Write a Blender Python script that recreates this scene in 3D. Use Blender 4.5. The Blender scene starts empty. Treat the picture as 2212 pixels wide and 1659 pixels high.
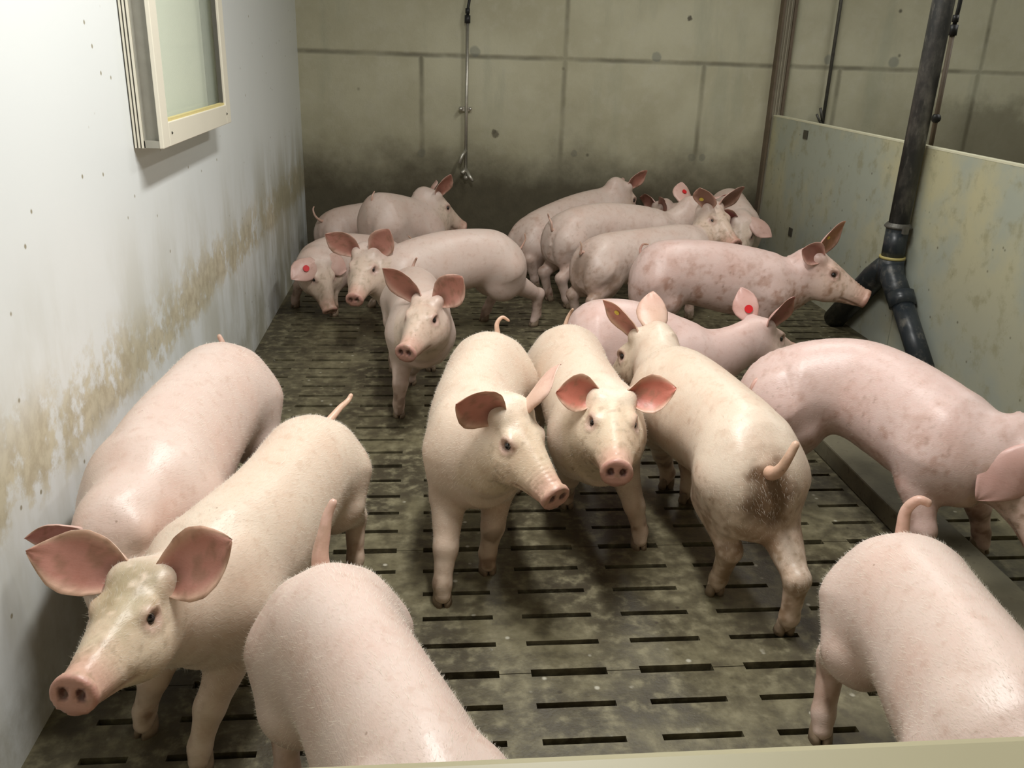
import bpy, math, random
import numpy as np
from mathutils import Vector, Matrix

# ------------------------------------------------------------------ camera
SC = bpy.context.scene
COL = SC.collection
F_PX, YAW, PITCH, ROLL = 1897.98, 0.10171595, 0.36584591, 0.03346663
def cam_axes():
    cy, sy = math.cos(YAW), math.sin(YAW); cp, sp = math.cos(PITCH), math.sin(PITCH)
    f = Vector((sy*cp, cy*cp, -sp)); r0 = Vector((cy, -sy, 0)); u0 = r0.cross(f)
    cr, sr = math.cos(ROLL), math.sin(ROLL)
    return cr*r0 + sr*u0, -sr*r0 + cr*u0, f
_r, _u, _f = cam_axes()
cam_data = bpy.data.cameras.new('camera')
cam = bpy.data.objects.new('camera', cam_data); COL.objects.link(cam)
cam_data.sensor_fit = 'HORIZONTAL'; cam_data.sensor_width = 36.0
cam_data.lens = F_PX / 2212.0 * 36.0
cam_data.clip_start = 0.02
cam.matrix_world = Matrix(((_r.x, _u.x, -_f.x, 0), (_r.y, _u.y, -_f.y, 0), (_r.z, _u.z, -_f.z, 1.35), (0, 0, 0, 1)))
SC.camera = cam

# ------------------------------------------------------------------ world, lights, exposure
SC.view_settings.view_transform = 'Standard'
SC.view_settings.look = 'None'
SC.view_settings.exposure = 0.0
SC.view_settings.gamma = 1.0
SC.view_settings.use_curve_mapping = False
world = bpy.data.worlds.new('world'); SC.world = world; world.use_nodes = True
bg = world.node_tree.nodes['Background']
bg.inputs[0].default_value = (0.85, 0.92, 0.88, 1); bg.inputs[1].default_value = 0.015

def area_light(name, loc, size, size_y, power, color, rot=(0, 0, 0)):
    l = bpy.data.lights.new(name, 'AREA'); l.shape = 'RECTANGLE'; l.size = size; l.size_y = size_y
    l.energy = power; l.color = color
    o = bpy.data.objects.new(name, l); COL.objects.link(o); o.location = loc; o.rotation_euler = rot
    return o
area_light('pen_tube_light', (0.25, 1.9, 2.55), 0.16, 1.25, 60, (1.0, 0.985, 0.95))
area_light('aisle_tube_light', (3.7, 3.4, 2.65), 1.6, 2.2, 30, (1.0, 0.985, 0.93))
area_light('far_fill_light', (1.2, 3.9, 2.6), 0.16, 1.25, 20, (1.0, 0.985, 0.93))  # added fill that brightens the far end, no known fixture
area_light('front_fill_light', (0.3, -0.7, 2.55), 1.25, 0.16, 1.5, (1.0, 0.985, 0.95))  # weak front fill added behind the camera, not a known lamp

# ------------------------------------------------------------------ helpers
def link(name, me, mat=None, parent=None):
    o = bpy.data.objects.new(name, me); COL.objects.link(o)
    if mat:
        for m in (mat if isinstance(mat, (list, tuple)) else [mat]): me.materials.append(m)
    if parent: o.parent = parent
    return o
def tag(o, label=None, cat=None, group=None, kind=None):
    if label: o['label'] = label
    if cat: o['category'] = cat
    if group: o['group'] = group
    if kind: o['kind'] = kind
    return o
def empty(name, loc):
    o = bpy.data.objects.new(name, None); COL.objects.link(o); o.location = loc; o.empty_display_size = 0.1
    return o
class MB:
    def __init__(s): s.v = []; s.f = []
    def add(s, vs, fs):
        n = len(s.v); s.v += [tuple(v) for v in vs]; s.f += [tuple(i+n for i in f) for f in fs]
    def box(s, x0, x1, y0, y1, z0, z1):
        s.add([(x0,y0,z0),(x1,y0,z0),(x1,y1,z0),(x0,y1,z0),(x0,y0,z1),(x1,y0,z1),(x1,y1,z1),(x0,y1,z1)],
              [(0,3,2,1),(4,5,6,7),(0,1,5,4),(1,2,6,5),(2,3,7,6),(3,0,4,7)])
    def tube(s, pts, rad, n=16, cap=True):
        pts = [Vector(p) for p in pts]; k = len(pts)
        rad = rad if isinstance(rad, (list, tuple)) else [rad]*k
        rings = []; ref = None
        for i, p in enumerate(pts):
            t = (pts[min(i+1, k-1)] - pts[max(i-1, 0)]).normalized()
            if ref is None:
                ref = Vector((0, 0, 1)) if abs(t.z) < .9 else Vector((1, 0, 0))
            a = (ref - t*ref.dot(t)).normalized(); b = t.cross(a); ref = a
            rings.append([p + (a*math.cos(2*math.pi*j/n) + b*math.sin(2*math.pi*j/n))*rad[i] for j in range(n)])
        vs = [v for r in rings for v in r]; fs = []
        for i in range(k-1):
            for j in range(n):
                j2 = (j+1) % n; fs.append((i*n+j, i*n+j2, (i+1)*n+j2, (i+1)*n+j))
        if cap:
            fs.append(tuple(range(n))[::-1]); fs.append(tuple((k-1)*n+j for j in range(n)))
        s.add(vs, fs)
    def sphere(s, c, r, nu=16, nv=10, sc=(1, 1, 1)):
        vs = []; fs = []
        for i in range(nv+1):
            th = math.pi*i/nv
            for j in range(nu):
                ph = 2*math.pi*j/nu
                vs.append((c[0]+r*sc[0]*math.sin(th)*math.cos(ph), c[1]+r*sc[1]*math.sin(th)*math.sin(ph), c[2]+r*sc[2]*math.cos(th)))
        for i in range(nv):
            for j in range(nu):
                j2 = (j+1) % nu; fs.append((i*nu+j, (i+1)*nu+j, (i+1)*nu+j2, i*nu+j2))
        s.add(vs, fs)
    def mesh(s, name, smooth=False, off=(0, 0, 0)):
        me = bpy.data.meshes.new(name)
        me.from_pydata([(v[0]-off[0], v[1]-off[1], v[2]-off[2]) for v in s.v], [], s.f); me.validate()
        if smooth: me.polygons.foreach_set('use_smooth', [True]*len(me.polygons))
        me.update(); return me
    def build(s, name, mat, parent=None, smooth=False, bevel=0, off=None):
        off = off or (tuple(parent.location) if parent else (0, 0, 0))
        o = link(name, s.mesh(name, smooth, off), mat, parent)
        if bevel:
            m = o.modifiers.new('bevel', 'BEVEL'); m.width = bevel; m.segments = 2; m.limit_method = 'ANGLE'
        return o

# ------------------------------------------------------------------ materials
class NT:
    def __init__(s, name):
        s.m = bpy.data.materials.new(name); s.m.use_nodes = True; s.t = s.m.node_tree
        s.b = s.t.nodes['Principled BSDF']; s.L = s.t.links
        s.co = s.t.nodes.new('ShaderNodeTexCoord').outputs['Object']
    def n(s, kind, **kw):
        nd = s.t.nodes.new('ShaderNode'+kind)
        for k, v in kw.items(): setattr(nd, k, v)
        return nd
    def put(s, sock, v):
        if hasattr(v, 'is_linked') or isinstance(v, bpy.types.NodeSocket): s.L.new(v, sock)
        elif isinstance(v, (tuple, list)): sock.default_value = tuple(v)+((1,) if len(v) == 3 and len(sock.default_value) == 4 else ())
        else: sock.default_value = v
    def noise(s, scale, detail=4, rough=.55, vec=None, stretch=None):
        v = vec or s.co
        if stretch:
            mp = s.n('Mapping'); mp.inputs['Scale'].default_value = stretch; s.L.new(v, mp.inputs[0]); v = mp.outputs[0]
        nd = s.n('TexNoise'); s.L.new(v, nd.inputs['Vector']); nd.inputs['Scale'].default_value = scale
        nd.inputs['Detail'].default_value = detail; nd.inputs['Roughness'].default_value = rough
        return nd.outputs[0]
    def ramp(s, v, a, b):                      # smooth 0..1 between a and b
        nd = s.n('MapRange', interpolation_type='SMOOTHSTEP'); s.put(nd.inputs['Value'], v)
        s.put(nd.inputs['From Min'], a); s.put(nd.inputs['From Max'], b); return nd.outputs[0]
    def math(s, op, a, b=0.0, c=None):
        nd = s.n('Math', operation=op); s.put(nd.inputs[0], a); s.put(nd.inputs[1], b)
        if c is not None: s.put(nd.inputs[2], c)
        return nd.outputs[0]
    def mix(s, fac, a, b, mode='MIX'):
        nd = s.n('Mix', data_type='RGBA', blend_type=mode); s.put(nd.inputs[0], fac); s.put(nd.inputs[6], a); s.put(nd.inputs[7], b)
        return nd.outputs[2]
    def xyz(s):
        nd = s.n('SeparateXYZ'); s.L.new(s.co, nd.inputs[0]); return nd.outputs
    def spots(s, scale, r0, r1, thin=None):    # scattered specks
        v = s.n('TexVoronoi'); s.L.new(s.co, v.inputs['Vector']); v.inputs['Scale'].default_value = scale
        d = s.ramp(v.outputs['Distance'], r1, r0)
        if thin is not None:
            sp = s.n('SeparateColor'); s.L.new(v.outputs['Color'], sp.inputs[0])
            d = s.math('MULTIPLY', d, s.math('GREATER_THAN', sp.outputs[0], thin))
        return d
    def bump(s, h, strength=.3, dist=.01):
        nd = s.n('Bump'); nd.inputs['Strength'].default_value = strength; nd.inputs['Distance'].default_value = dist
        s.put(nd.inputs['Height'], h); s.L.new(nd.outputs[0], s.b.inputs['Normal'])
    def out(s, color=None, rough=None, **kw):
        if color is not None: s.put(s.b.inputs['Base Color'], color)
        if rough is not None: s.put(s.b.inputs['Roughness'], rough)
        for k, v in kw.items(): s.put(s.b.inputs[k.replace('_', ' ')], v)
        return s.m
def simple(name, col, rough=.5, metal=0.0, var=.12, scale=30, bump=.15):
    t = NT(name); n = t.noise(scale)
    c = t.mix(n, tuple(x*(1-var) for x in col), tuple(min(1, x*(1+var)) for x in col))
    t.bump(n, bump, .003)
    return t.out(c, rough, Metallic=metal)

# --- concrete slats
t = NT('slat_concrete')
n1 = t.noise(3.2, 6, .6); n2 = t.noise(22, 5, .6); n3 = t.noise(150, 3)
c = t.mix(t.ramp(n1, .35, .68), (0.048, 0.039, 0.021), (0.150, 0.132, 0.074))
c = t.mix(t.ramp(n2, .45, .75), c, (0.215, 0.192, 0.115))
c = t.mix(t.math('MULTIPLY', t.ramp(n2, .5, .32), .55), c, (0.045, 0.036, 0.022))
c = t.mix(t.math('MULTIPLY', t.spots(26, .08, .22, .80), t.ramp(n1, .48, .56)), c, (0.42, 0.40, 0.32))
c = t.mix(t.math('MULTIPLY', t.spots(17, .04, .14, .72), .8), c, (0.03, 0.022, 0.012))
t.bump(t.math('ADD', n2, t.math('MULTIPLY', n3, .4)), .45, .004)
M_FLOOR = t.out(c, t.math('MULTIPLY_ADD', n2, .35, .33))
M_PIT = simple('pit_slurry', (0.010, 0.009, 0.007), .6)
# --- curb / trough concrete
t = NT('curb_concrete')
n1 = t.noise(5, 5); n2 = t.noise(40, 4)
c = t.mix(t.ramp(n1, .35, .65), (0.07, 0.062, 0.038), (0.14, 0.125, 0.08)); c = t.mix(t.ramp(n2, .55, .8), c, (0.06, 0.05, 0.03))
t.bump(n2, .3, .003); M_CURB = t.out(c, .65)
# --- back wall concrete
t = NT('wall_concrete')
X_, Y_, Z_ = t.xyz()
n1 = t.noise(1.6, 6, .6); n2 = t.noise(14, 6, .65); n3 = t.noise(90, 3); nv = t.noise(5, 5, .6, stretch=(1, 1, .22))
c = t.mix(t.ramp(n1, .32, .7), (0.47, 0.445, 0.31), (0.59, 0.57, 0.42))
c = t.mix(t.math('MULTIPLY', t.ramp(n2, .45, .75), .5), c, (0.58, 0.56, 0.44))
c = t.mix(t.math('MULTIPLY', t.ramp(nv, .52, .72), .35), c, (0.34, 0.36, 0.27))
jn = t.math('MULTIPLY_ADD', t.noise(7, 4), .012, -.006)
def seam(coord, pos, w):
    d = t.math('ABSOLUTE', t.math('SUBTRACT', t.math('ADD', coord, jn), pos)); return t.ramp(d, w*1.15, w*.1)
g = seam(Z_, 1.288, .020)
low = t.ramp(Z_, 1.30, 1.28); up = t.ramp(Z_, 1.28, 1.30)
for px_ in (-0.038, 0.872, 1.782, 2.695, 3.655, 4.57):
    lim = t.ramp(Z_, .60, .75)
    g = t.math('MAXIMUM', g, t.math('MULTIPLY', t.math('MULTIPLY', seam(X_, px_, .022), low), lim))
for px_ in (0.872, 3.664):
    g = t.math('MAXIMUM', g, t.math('MULTIPLY', seam(X_, px_, .020), up))
c = t.mix(t.math('MULTIPLY', g, t.math('MULTIPLY_ADD', t.ramp(t.noise(3, 4), .35, .65), .45, .35)), c, (0.15, 0.14, 0.095))
for tx, tz, tr in ((.300, 1.318, .040), (1.462, 1.318, .036), (3.05, 1.336, .042), (2.607, 1.336, .036), (1.76, .70, .030), (1.83, .70, .028), (.963, .707, .026), (-.041, .69, .034)):
    dx_ = t.math('SUBTRACT', X_, tx); dz_ = t.math('SUBTRACT', Z_, tz)
    dd = t.math('ADD', t.math('SQRT', t.math('ADD', t.math('MULTIPLY', dx_, dx_), t.math('MULTIPLY', dz_, dz_))), t.math('MULTIPLY_ADD', n2, .03, -.015))
    c = t.mix(t.math('MULTIPLY', t.ramp(dd, tr, tr*.6), .50), c, (0.17, 0.19, 0.18))
for tx, tz, tr in ((.439, .818, .030), (1.655, 1.555, .020), (.43, .835, .02)):
    dx_ = t.math('SUBTRACT', X_, tx); dz_ = t.math('SUBTRACT', Z_, tz)
    dd = t.math('ADD', t.math('SQRT', t.math('ADD', t.math('MULTIPLY', dx_, dx_), t.math('MULTIPLY', dz_, dz_))), t.math('MULTIPLY_ADD', n3, .02, -.01))
    c = t.mix(t.math('MULTIPLY', t.ramp(dd, tr, tr*.5), .85), c, (0.07, 0.06, 0.045))
# grime rubbed on by the pigs, rising to about shoulder height; plus a taller darker area at right
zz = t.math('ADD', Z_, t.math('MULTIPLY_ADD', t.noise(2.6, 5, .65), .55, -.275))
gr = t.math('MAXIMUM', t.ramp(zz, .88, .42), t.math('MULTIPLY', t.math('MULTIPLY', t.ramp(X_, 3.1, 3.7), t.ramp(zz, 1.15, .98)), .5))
c = t.mix(t.math('MULTIPLY', t.ramp(zz, 1.25, .70), .38), c, (0.24, 0.215, 0.13))
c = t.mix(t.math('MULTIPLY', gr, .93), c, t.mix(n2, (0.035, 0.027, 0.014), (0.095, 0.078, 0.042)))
c = t.mix(t.math('MULTIPLY', t.spots(5.5, .02, .10, .6), .8), c, (0.07, 0.06, 0.04))
t.bump(t.math('SUBTRACT', t.math('ADD', n2, t.math('MULTIPLY', n3, .3)), t.math('MULTIPLY', g, 1.2)), .35, .01)
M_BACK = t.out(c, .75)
# --- left wall: white plastic panels with a manure-rubbed band
t = NT('white_wall_panel')
X_, Y_, Z_ = t.xyz()
n1 = t.noise(1.3, 5); n2 = t.noise(6, 6, .68); n3 = t.noise(26, 5, .6); ns = t.noise(4, 5, .6, stretch=(1, 1, .35))
c = t.mix(n1, (0.76, 0.80, 0.805), (0.82, 0.85, 0.845))
zz = t.math('ADD', Z_, t.math('MULTIPLY_ADD', t.noise(2.2, 3), .16, -.08))
band = t.math('MULTIPLY', t.ramp(zz, .40, .49), t.ramp(zz, .72, .54))
brk = t.ramp(t.math('ADD', t.math('ADD', n2, t.math('MULTIPLY', n3, .35)), t.math('MULTIPLY', band, .13)), .66, .80)
c = t.mix(t.math('MULTIPLY', t.math('MULTIPLY', band, brk), .72), c, t.mix(t.ramp(n3, .35, .65), (0.38, 0.29, 0.12), (0.60, 0.52, 0.32)))
hz = t.math('MULTIPLY', t.ramp(Z_, 1.0, .60), t.ramp(ns, .42, .66))
c = t.mix(t.math('MULTIPLY', hz, .38), c, (0.42, 0.40, 0.28))
lowd = t.math('MULTIPLY', t.ramp(zz, .34, .05), t.ramp(n2, .3, .7))
c = t.mix(t.math('MULTIPLY', lowd, .55), c, (0.25, 0.23, 0.15))
far = t.math('MULTIPLY', t.ramp(Y_, 2.4, 5.2), t.math('MULTIPLY', t.ramp(Z_, .95, .45), t.ramp(ns, .35, .6)))
c = t.mix(t.math('MULTIPLY', far, .6), c, (0.33, 0.31, 0.20))
c = t.mix(t.spots(12, .035, .085, .30), c, (0.33, 0.30, 0.22))
t.bump(n2, .08, .004)
M_LEFT = t.out(c, .42)
# --- grey-green partition
t = NT('partition_panel')
X_, Y_, Z_ = t.xyz()
n1 = t.noise(1.7, 5, .6); n2 = t.noise(10, 6, .65); n3 = t.noise(45, 4)
c = t.mix(t.ramp(n1, .42, .62), (0.40, 0.43, 0.355), (0.52, 0.49, 0.31))
c = t.mix(t.math('MULTIPLY', t.ramp(Z_, .85, .2), .55), c, t.mix(n2, (0.30, 0.33, 0.31), (0.37, 0.38, 0.33)))
c = t.mix(t.math('MULTIPLY', t.ramp(n2, .50, .68), .60), c, (0.29, 0.27, 0.16))
c = t.mix(t.math('MULTIPLY', t.spots(15, .03, .13, .45), .75), c, (0.10, 0.085, 0.05))
t.bump(n2, .12, .004)
M_PART = t.out(c, .5)
M_PARTEDGE = simple('partition_edge', (0.70, 0.68, 0.50), .5, var=.08)
M_FENCE = simple('cream_board', (0.44, 0.40, 0.25), .5, var=.05, scale=6, bump=.05)
M_WOOD = simple('brown_profile', (0.14, 0.105, 0.07), .6, var=.4, scale=14)
M_WOOD2 = simple('grey_profile', (0.30, 0.27, 0.20), .6, var=.3, scale=14)
t = NT('black_pipe_plastic')
n1 = t.noise(9, 6, .65, stretch=(1, 1, .5)); n2 = t.noise(60, 4, stretch=(1, 1, .25))
c = t.mix(t.ramp(n1, .45, .75), (0.045, 0.046, 0.046), (0.19, 0.18, 0.16)); c = t.mix(t.math('MULTIPLY', t.ramp(n2, .58, .72), .5), c, (0.24, 0.23, 0.20))
t.bump(n2, .2, .002); M_PIPE = t.out(c, .38)
t = NT('dark_blue_pipe'); n1 = t.noise(16, 6, .7); c = t.mix(t.ramp(n1, .50, .72), (0.024, 0.030, 0.036), (0.13, 0.125, 0.11)); t.bump(n1, .1, .002); M_BLACKP = t.out(c, t.math('MULTIPLY_ADD', n1, .5, .12))
M_YELLOW = simple('yellowed_seal', (0.45, 0.38, 0.14), .6)
M_STEEL = simple('galvanised_steel', (0.52, 0.50, 0.44), .38, metal=.75, var=.2, scale=60)
M_DSTEEL = simple('dull_dark_steel', (0.12, 0.115, 0.10), .5, metal=.4, var=.4, scale=60)
M_RUBBER = simple('black_rubber', (0.02, 0.02, 0.02), .45)
M_WINFR = simple('cream_window_frame', (0.78, 0.74, 0.62), .4, var=.04, scale=9, bump=.03)
M_WINSIDE = simple('grey_window_lining', (0.36, 0.35, 0.30), .5, var=.2, scale=20)
M_WINLINE = simple('window_seal', (0.09, 0.085, 0.07), .6)
M_WINYEL = simple('yellowed_glazing_bead', (0.66, 0.56, 0.25), .5)
t = NT('window_glass'); M_GLASS = t.out((0.75, 0.85, 0.76), .06, Alpha=.22, IOR=1.45)
M_WINBACK = simple('pale_window_interior', (0.86, 0.87, 0.74), .6, var=.03, scale=4, bump=.02)
M_CEIL = simple('ceiling_board', (0.35, 0.35, 0.33), .7)
M_RED = simple('red_ear_tag', (0.62, 0.015, 0.02), .4)
M_TAGY = simple('yellow_ear_tag', (0.75, 0.60, 0.10), .4)
M_DARKTAG = simple('dark_bolt', (0.06, 0.055, 0.04), .5)
t = NT('pig_eye'); M_EYE = t.out((0.012, 0.008, 0.007), .06, Specular_IOR_Level=.8)
t = NT('hoof_horn'); n1 = t.noise(60); M_HOOF = t.out(t.mix(n1, (0.12, 0.085, 0.055), (0.34, 0.25, 0.17)), .5)
# --- skin : zone colours come from the 'skin' attribute, mottling and bristle relief on top
def skin_mat(name, hair):
    t = NT(name)
    a = t.n('Attribute'); a.attribute_name = 'skin'
    n1 = t.noise(7, 5, .6); n2 = t.noise(38, 5, .6); nh = t.noise(330, 3, .6, stretch=(.35, .35, 1)); n4 = t.noise(120, 4, .6)
    c = t.mix(t.ramp(n1, .42, .70), a.outputs['Color'], t.mix(1.0, a.outputs['Color'], (0.99, 0.94, 0.92), 'MULTIPLY'))
    c = t.mix(t.math('MULTIPLY', t.ramp(n2, .50, .76), .60), c, t.mix(1.0, c, (0.82, 0.73, 0.68), 'MULTIPLY'))
    c = t.mix(t.math('MULTIPLY', t.ramp(t.noise(3.4, 5, .65), .54, .72), .5), c, t.mix(1.0, c, (0.84, 0.77, 0.73), 'MULTIPLY'))
    c = t.mix(t.math('MULTIPLY', t.ramp(nh, .52, .72), .30), c, t.mix(1.0, c, (0.86, 0.80, 0.76), 'MULTIPLY'))
    c = t.mix(t.math('MULTIPLY', t.spots(30, .03, .10, .93), .55), c, (0.26, 0.16, 0.11))
    t.bump(t.math('ADD', t.math('MULTIPLY', nh, hair), t.math('MULTIPLY', t.math('ADD', n2, n4), .28)), .22, .003)
    t.b.subsurface_method = 'RANDOM_WALK'
    return t.out(c, .40, Subsurface_Weight=.06, Subsurface_Radius=(0.03, 0.010, 0.006), Subsurface_Scale=.5, Specular_IOR_Level=.48)
M_SKIN = skin_mat('pig_skin', .8)
t = NT('white_bristle'); M_HAIR = t.out((0.82, 0.74, 0.64), .5)
M_EAR = skin_mat('pig_ear_skin', .5)

# ------------------------------------------------------------------ setting
XL, XR, YB = -0.798, 2.262, 5.90
DP, Y0 = 0.10839, 1.4270
def struct(mb, name, mat, **k):
    o = mb.build(name, mat, **k); o['kind'] = 'structure'; return o
m = MB()
cols = [(-.693, -.600), (-.524, -.348), (-.270, -.091), (-.016, .161), (.235, .413), (.491, .666), (.743, .920), (.995, 1.172), (1.250, 1.385), (1.62, 1.80), (1.875, 2.05), (2.10, 2.20)]
rows = list(range(-12, 40)); HW = .0088
ys = []
for k in rows:
    hw = .0125 if (k - 2) % 5 == 0 else HW
    ys.append((Y0 + k*DP - hw, Y0 + k*DP + hw, (k - 2) % 5 == 0))
prev = -1.2
for a, b, joint in ys:
    if a > YB - .08: break
    m.box(XL, XR, prev, a, -.09, 0)
    x = XL
    for c0, c1 in cols + [(XR, XR)]:
        if joint and x > XL + .01 and c0 < XR:            # element joint: a hairline gap between the slots
            m.box(x, c0, a, (a+b)/2 - .0012, -.09, 0); m.box(x, c0, (a+b)/2 + .0012, b, -.09, 0)
        else: m.box(x, c0, a, b, -.09, 0)
        x = c1
    prev = b
m.box(XL, XR, prev, YB, -.09, 0)
m.box(XR, 5.5, -1.2, YB, -.09, 0); m.box(-1.6, XL, -1.2, YB, -.09, 0)
struct(m, 'floor', M_FLOOR)
m = MB(); m.box(-1.6, 5.5, -1.2, YB, -.72, -.70); struct(m, 'pit_floor_1', M_PIT)  # bottom of the slurry pit beneath the slats
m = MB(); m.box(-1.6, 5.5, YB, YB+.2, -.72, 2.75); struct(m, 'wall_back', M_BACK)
m = MB(); m.box(XL-.12, XL, -1.2, YB, -.09, 2.75); struct(m, 'wall_left', M_LEFT)
m = MB(); m.box(5.5, 5.6, -1.2, YB, -.72, 2.75); struct(m, 'wall_right', M_BACK)
m = MB(); m.box(-1.6, 5.6, -1.3, -1.2, -.72, 2.75); struct(m, 'wall_front', M_BACK)
m = MB(); m.box(-1.6, 5.6, -1.3, YB+.2, 2.75, 2.85); struct(m, 'ceiling', M_CEIL)

# --- window box on the left wall
wz0, wy0, wy1, wx = 1.060, 2.553, 3.442, XL+.08
w = empty('window_1', (XL, (wy0+wy1)/2, wz0)); w['kind'] = 'structure'
WT = 2.02; FR = .065
m = MB()
m.box(XL, XL+.030, wy0+.002, wy0+.02, wz0, WT); m.box(XL, wx-.012, wy0+.02, wy0+.035, wz0, WT)
m.box(XL, wx-.012, wy1-.03, wy1-.01, wz0, WT); m.box(XL, wx-.012, wy0+.002, wy1-.02, wz0+.001, wz0+.02); m.box(XL, wx-.012, wy0+.02, wy1-.02, WT-.02, WT)
m.build('window_lining', M_WINSIDE, w)
m = MB()
for dx in (.004, .013, .022): m.box(XL+dx, XL+dx+.005, wy0-.004, wy0+.004, wz0+.001, WT)
m.build('side_rail', M_WINFR, w)
m = MB()
for dx in (.0, .009, .018): m.box(XL+dx, XL+dx+.004, wy0-.0015, wy0+.004, wz0+.001, WT)
m.box(wx-.014, wx-.012, wy0+.012, wy0+.02, wz0, WT); m.build('seal', M_WINLINE, w)
m = MB()
m.box(wx-.012, wx, wy0, wy0+FR, wz0, WT); m.box(wx-.012, wx, wy1-FR*1.1, wy1, wz0, WT)
m.box(wx-.012, wx, wy0+FR, wy1-FR*1.1, wz0, wz0+FR); m.box(wx-.012, wx, wy0+FR, wy1-FR*1.1, WT-FR, WT)
m.build('window_frame', M_WINFR, w, bevel=.002)
m = MB(); m.box(wx-.020, wx-.006, wy0+FR, wy1-FR*1.1, wz0+FR, wz0+FR+.008); m.build('glazing_bead', M_WINYEL, w)
m = MB(); m.box(wx-.020, wx-.008, wy1-FR*1.1-.012, wy1-FR*1.1, wz0+FR+.008, WT-FR); m.build('glazing_seal', M_WINLINE, w)
m = MB(); m.box(wx-.040, wx-.034, wy0+.04, wy1-.04, wz0+.03, WT-.03); m.build('window_pane', M_GLASS, w)
m = MB(); m.box(XL+.001, XL+.008, wy0+.03, wy1-.03, wz0+.02, WT-.02); m.build('inner_panel', M_WINBACK, w)
m = MB()
for yy, zz_ in ((wy0+.09, wz0+.035), (wy1-.07, wz0+.035)): m.sphere((wx, yy, zz_), .004, 8, 6)
m.build('screw', M_DARKTAG, w)

# --- partition on the right
p1 = empty('partition_panel', (XR, 4.9, 0))
tag(p1, 'grey green pen partition panel between the back wall and the black feed pipe', 'partition')
m = MB(); m.box(XR, XR+.035, 3.95, YB-.06, .0, .982); m.build('panel', M_PART, p1)
m = MB(); m.box(XR-.001, XR+.036, 3.95, YB-.06, .982, .990); m.build('top_edge', M_PARTEDGE, p1)
m = MB(); m.box(XR-.006, XR, 5.25, 5.31, .89, .94); m.box(XR-.006, XR, 5.27, 5.32, .30, .35); m.build('bolt_plate', M_DARKTAG, p1)
p2 = empty('partition_panel', (XR, 2.5, 0))
tag(p2, 'grey green pen partition panel with yellowish stains nearer than the feed pipe', 'partition')
m = MB(); m.box(XR, XR+.035, .30, 3.94, .0, .982); m.build('panel', M_PART, p2)
m = MB(); m.box(XR-.001, XR+.036, .30, 3.94, .982, .990); m.build('top_edge', M_PARTEDGE, p2)
# channel post at back wall
ps = empty('channel_post', (2.285, YB-.05, 0))
tag(ps, 'tall brown ribbed channel post against the back wall holding the partition end', 'post')
m = MB(); m.box(2.236, 2.250, YB-.06, YB, .0, 2.74); m.build('front_flange', M_WOOD, ps)
m = MB(); m.box(2.250, 2.31, YB-.045, YB, .0, 2.74); m.box(2.268, 2.276, YB-.056, YB-.045, .99, 2.74); m.box(2.288, 2.296, YB-.056, YB-.045, .99, 2.74); m.build('web', M_WOOD2, ps)
m = MB(); m.box(2.31, 2.328, YB-.06, YB, .0, 2.74); m.build('rear_flange', M_WOOD, ps)
# --- feed pipe with a fork
PX = 2.195
fp = empty('feed_pipe', (PX, 3.92, 0))
tag(fp, 'thick black feed drop pipe in front of the partition forking into two spouts', 'pipe')
m = MB(); m.tube([(PX, 3.88, 2.74), (PX, 3.93, .60)], .046, 32); m.build('drop_tube', M_PIPE, fp, smooth=True)
m = MB(); m.tube([(PX, 3.93, .64), (PX, 3.93, .625), (PX, 3.93, .62), (PX, 3.93, .612)], [.050, .062, .062, .052], 32); m.box(PX-.012, PX+.012, 3.85, 3.87, .60, .635); m.build('clamp_ring', M_DSTEEL, fp, smooth=False)
m = MB(); m.tube([(PX, 3.93, .615), (PX, 3.93, .47)], .052, 32); m.tube([(PX, 3.93, .475), (PX, 3.93, .36)], .058, 32); m.build('socket', M_BLACKP, fp, smooth=True)
m = MB(); m.tube([(PX, 3.93, .482), (PX, 3.93, .470)], .0595, 32); m.build('seal_ring', M_YELLOW, fp, smooth=True)
m = MB(); m.tube([(PX, 3.92, .44), (PX, 3.90, .39), (PX, 3.86, .36), (PX, 3.80, .31)], [.054, .056, .056, .056], 28); m.tube([(PX, 3.80, .335), (PX, 3.76, .285)], .060, 28)
m.tube([(PX, 3.78, .305), (PX, 3.50, .07)], .049, 28); sp1 = m.build('spout', M_BLACKP, fp, smooth=True)
m = MB(); m.tube([(PX, 3.94, .44), (PX, 3.98, .41), (PX, 4.06, .35), (PX, 4.40, .03)], [.056, .060, .062, .058], 28); m.build('spout', M_BLACKP, fp, smooth=True)
# --- drinkers: steel pipes with a hose on the back wall
def drinker(x, y, z0, z1, mat, label, hose, name='drinker_pipe'):
    d = empty(name, (x, y, z0)); tag(d, label, 'water pipe')
    m = MB(); m.tube([(x, y, z0), (x, y, z1)], .011, 14); m.build('riser_tube', mat, d, smooth=True)
    m = MB(); m.tube([(x, y, z1-.01), (x, y, z1+.035)], .018, 14); m.tube([(x, y, z1+.045), (x, y, z1+.075)], .014, 14); m.build('hose_coupling', M_RUBBER, d, smooth=True)
    m = MB(); m.tube([(x, y, z1+.03)] + [(x+hx, y, z1+.03+hz) for hx, hz in hose], .009, 10); m.build('hose', M_RUBBER, d, smooth=True)
    return d
dr = drinker(.247, YB-.045, .53, 1.49, M_STEEL, 'thin steel drinker pipe fixed upright on the back wall', [(.003, .05), (.02, .15), (.045, .3), (.06, .6), (.06, 1.2)])
m = MB(); m.box(.205, .275, YB-.035, YB, .960, .985); m.sphere((.212, YB-.05, .975), .014, 10, 8); m.sphere((.272, YB-.05, .975), .011, 10, 8); m.build('wall_clamp', M_STEEL, dr)
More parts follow.
